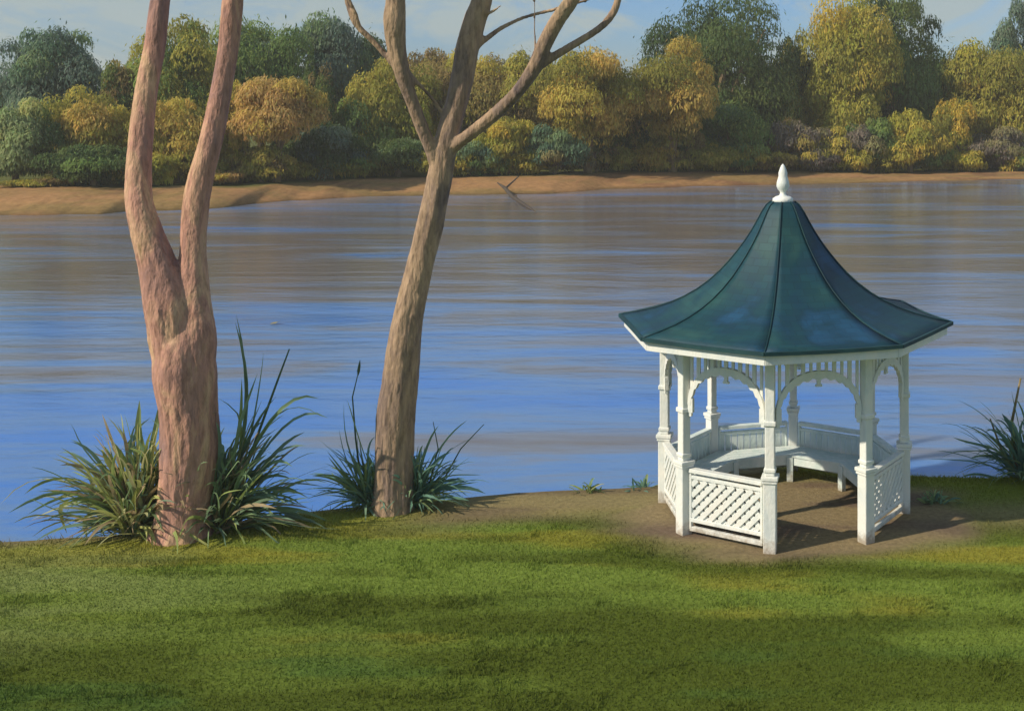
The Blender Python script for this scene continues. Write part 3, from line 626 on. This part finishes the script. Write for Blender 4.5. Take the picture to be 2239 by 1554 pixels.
# ------------------------------------------------------------------ gazebo
def paint(name, c1, c2, c3):
    m, nt, b = mat(name, rough=.55, spec=.35); noise_mix(nt, b, [c1, c2, c3], (1, 1, .5), 6, 6, [.3, .5, .68], bump=.25, bump_scale=30)
    # mud splashed on the lowest hand's breadth of the timber, and faint grime
    lk = nt.links.new; src = b.inputs['Base Color'].links[0].from_socket
    tc = N(nt, 'ShaderNodeTexCoord'); sp = N(nt, 'ShaderNodeSeparateXYZ'); lk(tc.outputs['Object'], sp.inputs[0])
    n = N(nt, 'ShaderNodeTexNoise'); n.inputs['Scale'].default_value = 9; n.inputs['Detail'].default_value = 7; n.inputs['Roughness'].default_value = .7; lk(tc.outputs['Object'], n.inputs['Vector'])
    ma = N(nt, 'ShaderNodeMath', operation='MULTIPLY_ADD'); ma.inputs[1].default_value = -.55; lk(n.outputs['Fac'], ma.inputs[0]); lk(sp.outputs['Z'], ma.inputs[2])
    mr = N(nt, 'ShaderNodeMapRange'); mr.inputs[1].default_value = -.28; mr.inputs[2].default_value = -.10; mr.inputs[3].default_value = .75; mr.inputs[4].default_value = 0; lk(ma.outputs[0], mr.inputs[0])
    mx = N(nt, 'ShaderNodeMix', data_type='RGBA'); mx.inputs['B'].default_value = (.27, .20, .12, 1); lk(mr.outputs[0], mx.inputs['Factor']); lk(src, mx.inputs['A']); lk(mx.outputs['Result'], b.inputs['Base Color'])
    return m
M_white = paint('white_paint', (.68, .73, .71), (.79, .81, .76), (.85, .83, .76))
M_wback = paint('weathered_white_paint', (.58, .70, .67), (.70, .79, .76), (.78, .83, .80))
def roof_mat():
    m, nt, b = mat('teal_shingles', rough=.6, spec=.35); lk = nt.links.new
    uv = N(nt, 'ShaderNodeUVMap'); bk = N(nt, 'ShaderNodeTexBrick'); bk.inputs['Scale'].default_value = 1; bk.inputs['Brick Width'].default_value = .22; bk.inputs['Row Height'].default_value = .12
    bk.inputs['Mortar Size'].default_value = .006; bk.inputs['Color1'].default_value = (.75, .75, .75, 1); bk.inputs['Color2'].default_value = (1.2, 1.2, 1.2, 1); bk.inputs['Mortar'].default_value = (.45, .45, .45, 1); bk.inputs['Bias'].default_value = 0
    lk(uv.outputs[0], bk.inputs['Vector'])
    tc = N(nt, 'ShaderNodeTexCoord'); nz = N(nt, 'ShaderNodeTexNoise'); nz.inputs['Scale'].default_value = 1.3; nz.inputs['Detail'].default_value = 7; nz.inputs['Distortion'].default_value = .5; lk(tc.outputs['Object'], nz.inputs['Vector'])
    cr = N(nt, 'ShaderNodeValToRGB'); e = cr.color_ramp.elements
    cols = [(.34, (.012, .066, .135)), (.43, (.007, .044, .075)), (.56, (.009, .056, .072)), (.70, (.022, .082, .080))]
    while len(e) < 4: e.new(.5)
    for i, (p, c) in enumerate(cols): e[i].position = p; e[i].color = (*c, 1)
    lk(nz.outputs['Fac'], cr.inputs[0])
    mx = N(nt, 'ShaderNodeMix', data_type='RGBA', blend_type='MULTIPLY'); mx.inputs['Factor'].default_value = .4
    lk(cr.outputs[0], mx.inputs['A']); lk(bk.outputs['Color'], mx.inputs['B']); lk(mx.outputs['Result'], b.inputs['Base Color'])
    bp = N(nt, 'ShaderNodeBump'); bp.inputs['Strength'].default_value = .3; bp.inputs['Distance'].default_value = .01; lk(bk.outputs['Color'], bp.inputs['Height']); lk(bp.outputs[0], b.inputs['Normal'])
    return m
M_roof = roof_mat()
m_, nt_, b_ = mat('dark_teal_trim', rough=.6); noise_mix(nt_, b_, [(.010, .035, .045), (.018, .07, .075)], (1, 1, 1), 4); M_trim = m_
gz = empty('gazebo', (GX, GY, 0)); tag(gz, 'white octagonal wooden gazebo with a flared dark teal roof and white finial', 'gazebo')
# the wood of the gazebo is worked out in a frame turned to face the camera
def ring(r, k, rot=GROT):
    a = rot + math.radians(45 * k) + math.atan2(-0.0, 1); return Vector((r * math.sin(a), -r * math.cos(a), 0))
UP = Vector((0, 0, 1)); PH = 2.54; RZ = .86
EAVE_R, EAVE_Z = 2.29, 2.60
prof = [(EAVE_R, EAVE_Z), (2.05, 2.645), (1.80, 2.705), (1.58, 2.78), (1.38, 2.87), (1.20, 2.975), (1.03, 3.10), (.88, 3.235), (.75, 3.375), (.63, 3.52), (.53, 3.655), (.44, 3.79), (.36, 3.93), (.29, 4.06), (.225, 4.16), (.16, 4.21)]
# posts
for k in range(8):
    c = ring(1.66, k)
    rad = c.normalized(); tan = Vector((-rad.y, rad.x, 0))
    m = MB()
    if k in (0, 1, 7, 2, 6): lw, uw = .080, .061
    else: lw, uw = .07, .052
    m.face_box(c + UP * (.44), rad * lw, tan * lw, UP * .46)
    m.face_box(c + UP * ((.95 + PH) / 2), rad * uw, tan * uw, UP * ((PH - .95) / 2))
    m.face_box(c + UP * 1.60, rad * (uw + .018), tan * (uw + .018), UP * .03)
    m.face_box(c + UP * 1.02, rad * (uw + .014), tan * (uw + .014), UP * .025)
    p = m.build('post', M_white, gz, bevel=.012)
    m = MB(); m.face_box(c + UP * .925, rad * (lw + .026), tan * (lw + .026), UP * .024); m.face_box(c + UP * .88, rad * (lw + .015), tan * (lw + .015), UP * .017)
    m.build('post_collar', M_white, p, bevel=.008)
# bays
def bay(k, r=1.66): return ring(r, k), ring(r, k + 1)
def clip(p, d, hw, hh):
    t0, t1 = -1e9, 1e9
    for q, dd, h in ((p[0], d[0], hw), (p[1], d[1], hh)):
        a, b = (-h - q) / dd, (h - q) / dd
        t0, t1 = max(t0, min(a, b)), min(t1, max(a, b))
    return (t0, t1) if t1 - t0 > .02 else None
for k in range(8):
    a, b = bay(k); mid = (a + b) / 2; t = (b - a).normalized(); nrm = Vector((t.y, -t.x, 0)).normalized()
    if nrm.dot(mid) < 0: nrm = -nrm
    L_ = (b - a).length; hw = L_ / 2 - .07
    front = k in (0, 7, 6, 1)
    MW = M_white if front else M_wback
    P = lambda u, z, o=0: mid + t * u + nrm * o + UP * z
    m = MB(); m.bar(P(-hw - .01, 2.475), P(hw + .01, 2.475), .07, .11); m.bar(P(-hw, 2.39), P(hw, 2.39), .05, .035)
    m.build('header', MW, gz, bevel=.006)
    # arch: flattened semicircle on straight ends
    hz0, hz1, aw = 1.66, 2.11, hw - .045
    def arch(u): 
        q = max(0, 1 - (abs(u) / aw) ** 2.3); return hz0 + (hz1 - hz0) * q ** .5
    m = MB(); ns = 11
    for i in range(ns):
        u = -hw + (i + .5) * 2 * hw / ns
        z0 = (arch(u) + .05) if abs(u) < aw else hz0 + .02
        m.bar(P(u, z0), P(u, 2.375), .052 if i % 2 else .038, .022, up=nrm)
    m.build('spindle_row', MW, gz)
    m = MB(); th = .10; nseg = 26; pts = []
    for i in range(nseg + 1):
        an = math.pi * i / nseg; u = -aw * math.copysign(abs(math.cos(an)) ** (2 / 2.3), math.cos(an)); z = hz0 + (hz1 - hz0) * math.sin(an) ** (2 / 2.0)
        pts.append((u, z))
    b0 = len(m.v)
    for i, (u, z) in enumerate(pts):
        uo = u * (hw / aw) if True else u; zo = z + th * (.25 + .75 * math.sin(math.pi * i / nseg))
        ui = u; zi = z - (.018 if i % 2 else -.012)
        for o_ in (-.028, .028): m.v.append(tuple(P(ui, zi, o_)))
        for o_ in (-.028, .028): m.v.append(tuple(P(uo, zo, o_)))
    for i in range(nseg):
        q = b0 + i * 4; w_ = q + 4
        m.f += [(q, q + 2, w_ + 2, w_), (q + 1, w_ + 1, w_ + 3, q + 3), (q, w_, w_ + 1, q + 1), (q + 2, q + 3, w_ + 3, w_ + 2)]
    m.f += [(b0, b0 + 1, b0 + 3, b0 + 2), (b0 + nseg * 4, b0 + nseg * 4 + 2, b0 + nseg * 4 + 3, b0 + nseg * 4 + 1)]
    for sgn in (-1, 1):      # bracket feet hugging the posts, with a rounded drop
        m.bar(P(sgn * (hw - .038), 1.58), P(sgn * (hw - .038), 1.76), .07, .05, up=nrm)
        m.bar(P(sgn * (hw - .03), 1.53), P(sgn * (hw - .03), 1.578), .045, .04, up=nrm)
    m.bar(P(0, hz1 - .07), P(0, hz1 - .005), .045, .04, up=nrm); m.bar(P(.0, hz1 - .10), P(0, hz1 - .072), .085, .03, up=nrm)
    m.build('arch_bracket', MW, gz)
    if k == 0: continue       # the way in
    bk = k in (2, 3, 4, 5)
    top = .86 if not bk else .74
    hw2 = L_ / 2 - .10
    m = MB(); m.bar(P(-hw2, top - .025), P(hw2, top - .025), .10, .05); m.bar(P(-hw2, top - .11), P(hw2, top - .11), .05, .045)
    m.bar(P(-hw2, .20), P(hw2, .20), .06, .05); m.bar(P(-hw2, .085), P(hw2, .085), .05, .06)
    for sg in (-1, 1): m.bar(P(sg * (hw2 - .012), .08), P(sg * (hw2 - .012), top - .02), .03, .056, up=nrm)
    rl = m.build('railing', MW, gz, bevel=.006)
    z0, z1 = .225, top - .133; m = MB()
    if not bk or k in ():
        hh = (z1 - z0) / 2; zc = (z0 + z1) / 2
        for sgn, off in ((1, .011), (-1, -.011)):
            for j in range(-16, 17):
                pth = (j * .135, 0.0); d = (1 / math.sqrt(2), sgn / math.sqrt(2)); c = clip(pth, d, hw2 - .03, hh)
                if c: m.bar(P(pth[0] + d[0] * c[0], zc + d[1] * c[0], off), P(pth[0] + d[0] * c[1], zc + d[1] * c[1], off), .062, .02, up=nrm)
        m.bar(P(-hw2 + .015, z0), P(-hw2 + .015, z1), .03, .046, up=nrm); m.bar(P(hw2 - .015, z0), P(hw2 - .015, z1), .03, .046, up=nrm)
        m.build('lattice_panel', MW, rl)
    else:
        ns = 11
        for i in range(ns):
            u = -hw2 + (i + .5) * 2 * hw2 / ns
            m.bar(P(u, z0), P(u, z1), 2 * hw2 / ns - .014, .022, up=nrm)
        m.build('slat_panel', M_wback, rl)
# bench round the back
bn = None
for k in (2, 3, 4, 5):
    a, b = ring(1.56, k), ring(1.56, k + 1); c, d = ring(1.08, k), ring(1.08, k + 1)
    m = MB()
    for j in range(4):
        f0, f1 = j / 4 + .008, (j + 1) / 4 - .008
        q = [a.lerp(c, f0), b.lerp(d, f0), b.lerp(d, f1), a.lerp(c, f1)]
        if k == 5: q[1] = q[0].lerp(q[1], .97); q[2] = q[3].lerp(q[2], .97)
        n0 = len(m.v); m.v += [tuple(v + UP * .36) for v in q] + [tuple(v + UP * .395) for v in q]
        m.f += [(n0, n0 + 3, n0 + 2, n0 + 1), (n0 + 4, n0 + 5, n0 + 6, n0 + 7)] + [(n0 + i, n0 + (i + 1) % 4, n0 + 4 + (i + 1) % 4, n0 + 4 + i) for i in range(4)]
    s = m.build('bench', M_wback, gz)
    m = MB(); e0, e1 = c * 1.03, d * 1.03
    m.bar(e0 + UP * .30, e1 + UP * .30, .025, .115); m.build('apron', M_wback, s)
    for e in ([e0, e1] if k == 5 else [e0]):
        m = MB(); e = e * .985; rd = e.normalized(); m.face_box(e + UP * .18, rd * .035, Vector((-rd.y, rd.x, 0)) * .045, UP * .178); m.build('leg', M_wback, s)
# fascia, soffit
m = MB()
for k in range(8):
    for r, z, w_, h_ in ((2.225, 2.500, .03, .135),):
        a, b = ring(r, k), ring(r, k + 1); m.bar(a + UP * z, b + UP * z, w_, h_)
m.build('fascia', M_white, gz, bevel=.004)
m = MB(); 
for k in range(8):
    a, b, c, d = ring(2.205, k), ring(2.205, k + 1), ring(1.60, k + 1), ring(1.60, k)
    n0 = len(m.v); m.v += [tuple(v + UP * 2.546) for v in (a, b, c, d)] + [tuple(v + UP * 2.56) for v in (a, b, c, d)]
    m.f += [(n0, n0 + 1, n0 + 2, n0 + 3), (n0 + 7, n0 + 6, n0 + 5, n0 + 4)]
m.build('soffit', M_wback, gz)
# roof: eight curved faces with uv for the shingle courses
def roof():
    nu = 9; V = []; Fc = []; UV = []
    for k in range(8):
        v0 = 0; base = len(V)
        for j, (r, z) in enumerate(prof):
            if j: v0 += math.hypot(r - prof[j - 1][0], z - prof[j - 1][1])
            a, b = ring(r, k), ring(r, k + 1)
            for i in range(nu):
                t = i / (nu - 1); p = a.lerp(b, t); sag = .03 * math.sin(math.pi * t) * (r / 2.2)
                p = p * (1 - sag * .35); V.append((p.x, p.y, z - sag * .6)); UV.append(((t - .5) * (a - b).length + k * 3, v0))
        for j in range(len(prof) - 1):
            for i in range(nu - 1):
                q = base + j * nu + i; Fc.append((q, q + 1, q + nu + 1, q + nu))
    me = bpy.data.meshes.new('roof'); me.from_pydata(V, [], Fc); me.materials.append(M_roof); me.update()
    ul = me.uv_layers.new(name='UVMap')
    for lp in me.loops: ul.data[lp.index].uv = UV[lp.vertex_index]
    me.polygons.foreach_set('use_smooth', [True] * len(me.polygons))
    o = bpy.data.objects.new('roof', me); COL.objects.link(o); o.parent = gz
    s = o.modifiers.new('t', 'SOLIDIFY'); s.thickness = .035; s.offset = -1
    for k in range(8):
        m = MB(); pts = [ring(r + .005, k) + UP * (z + .004) for r, z in prof]; m.tube(pts, [.008] * 16, 8); m.build('hip_ridge', M_roof if False else M_trim2, o, smooth=True)
    m = MB()
    for k in range(8):
        a, b = ring(EAVE_R + .012, k) + UP * (EAVE_Z - .015), ring(EAVE_R + .012, k + 1) + UP * (EAVE_Z - .015)
        pp = []
        for i in range(9):
            t = i / 8; p = a.lerp(b, t); sg = .03 * math.sin(math.pi * t); p = Vector((p.x * (1 - sg * .35), p.y * (1 - sg * .35), p.z - sg * .6)); pp.append(p)
        for i in range(8): m.bar(pp[i], pp[i + 1], .04, .045)
    m.build('drip_edge', M_trim, o)
    return o
m_, nt_, b_ = mat('teal_ridge', rough=.6); noise_mix(nt_, b_, [(.006, .03, .048), (.008, .042, .052), (.014, .06, .06)], (1, 1, 1), 3); M_trim2 = m_
roof()
m = MB(); m.lathe([(0.146, 4.19), (0.142, 4.25), (0.103, 4.275), (0.052, 4.29), (0.039, 4.32), (0.043, 4.345), (0.073, 4.375), (0.090, 4.42), (0.086, 4.47), (0.071, 4.52), (0.060, 4.56), (0.062, 4.60), (0.047, 4.65), (0.026, 4.70), (0.005, 4.725)], 20)
m.build('finial', M_white, gz, smooth=True)


# ------------------------------------------------------------------ haze volume added to lift the dark far treeline
m = MB(); m.face_box((0, 400, 11.5), Vector((1600, 0, 0)), Vector((0, 850, 0)), Vector((0, 0, 15.5)))
hm = bpy.data.materials.new('lift_haze'); hm.use_nodes = True; nt = hm.node_tree; nt.nodes.clear()
ho = N(nt, 'ShaderNodeOutputMaterial'); pv = N(nt, 'ShaderNodeVolumePrincipled'); pv.inputs['Density'].default_value = .0008; pv.inputs['Color'].default_value = (.9, .88, .82, 1)
nt.links.new(pv.outputs[0], ho.inputs['Volume'])
tag(m.build('haze', hm), 'thin pale haze added over the river to lift the dark trees', 'haze', kind='stuff')
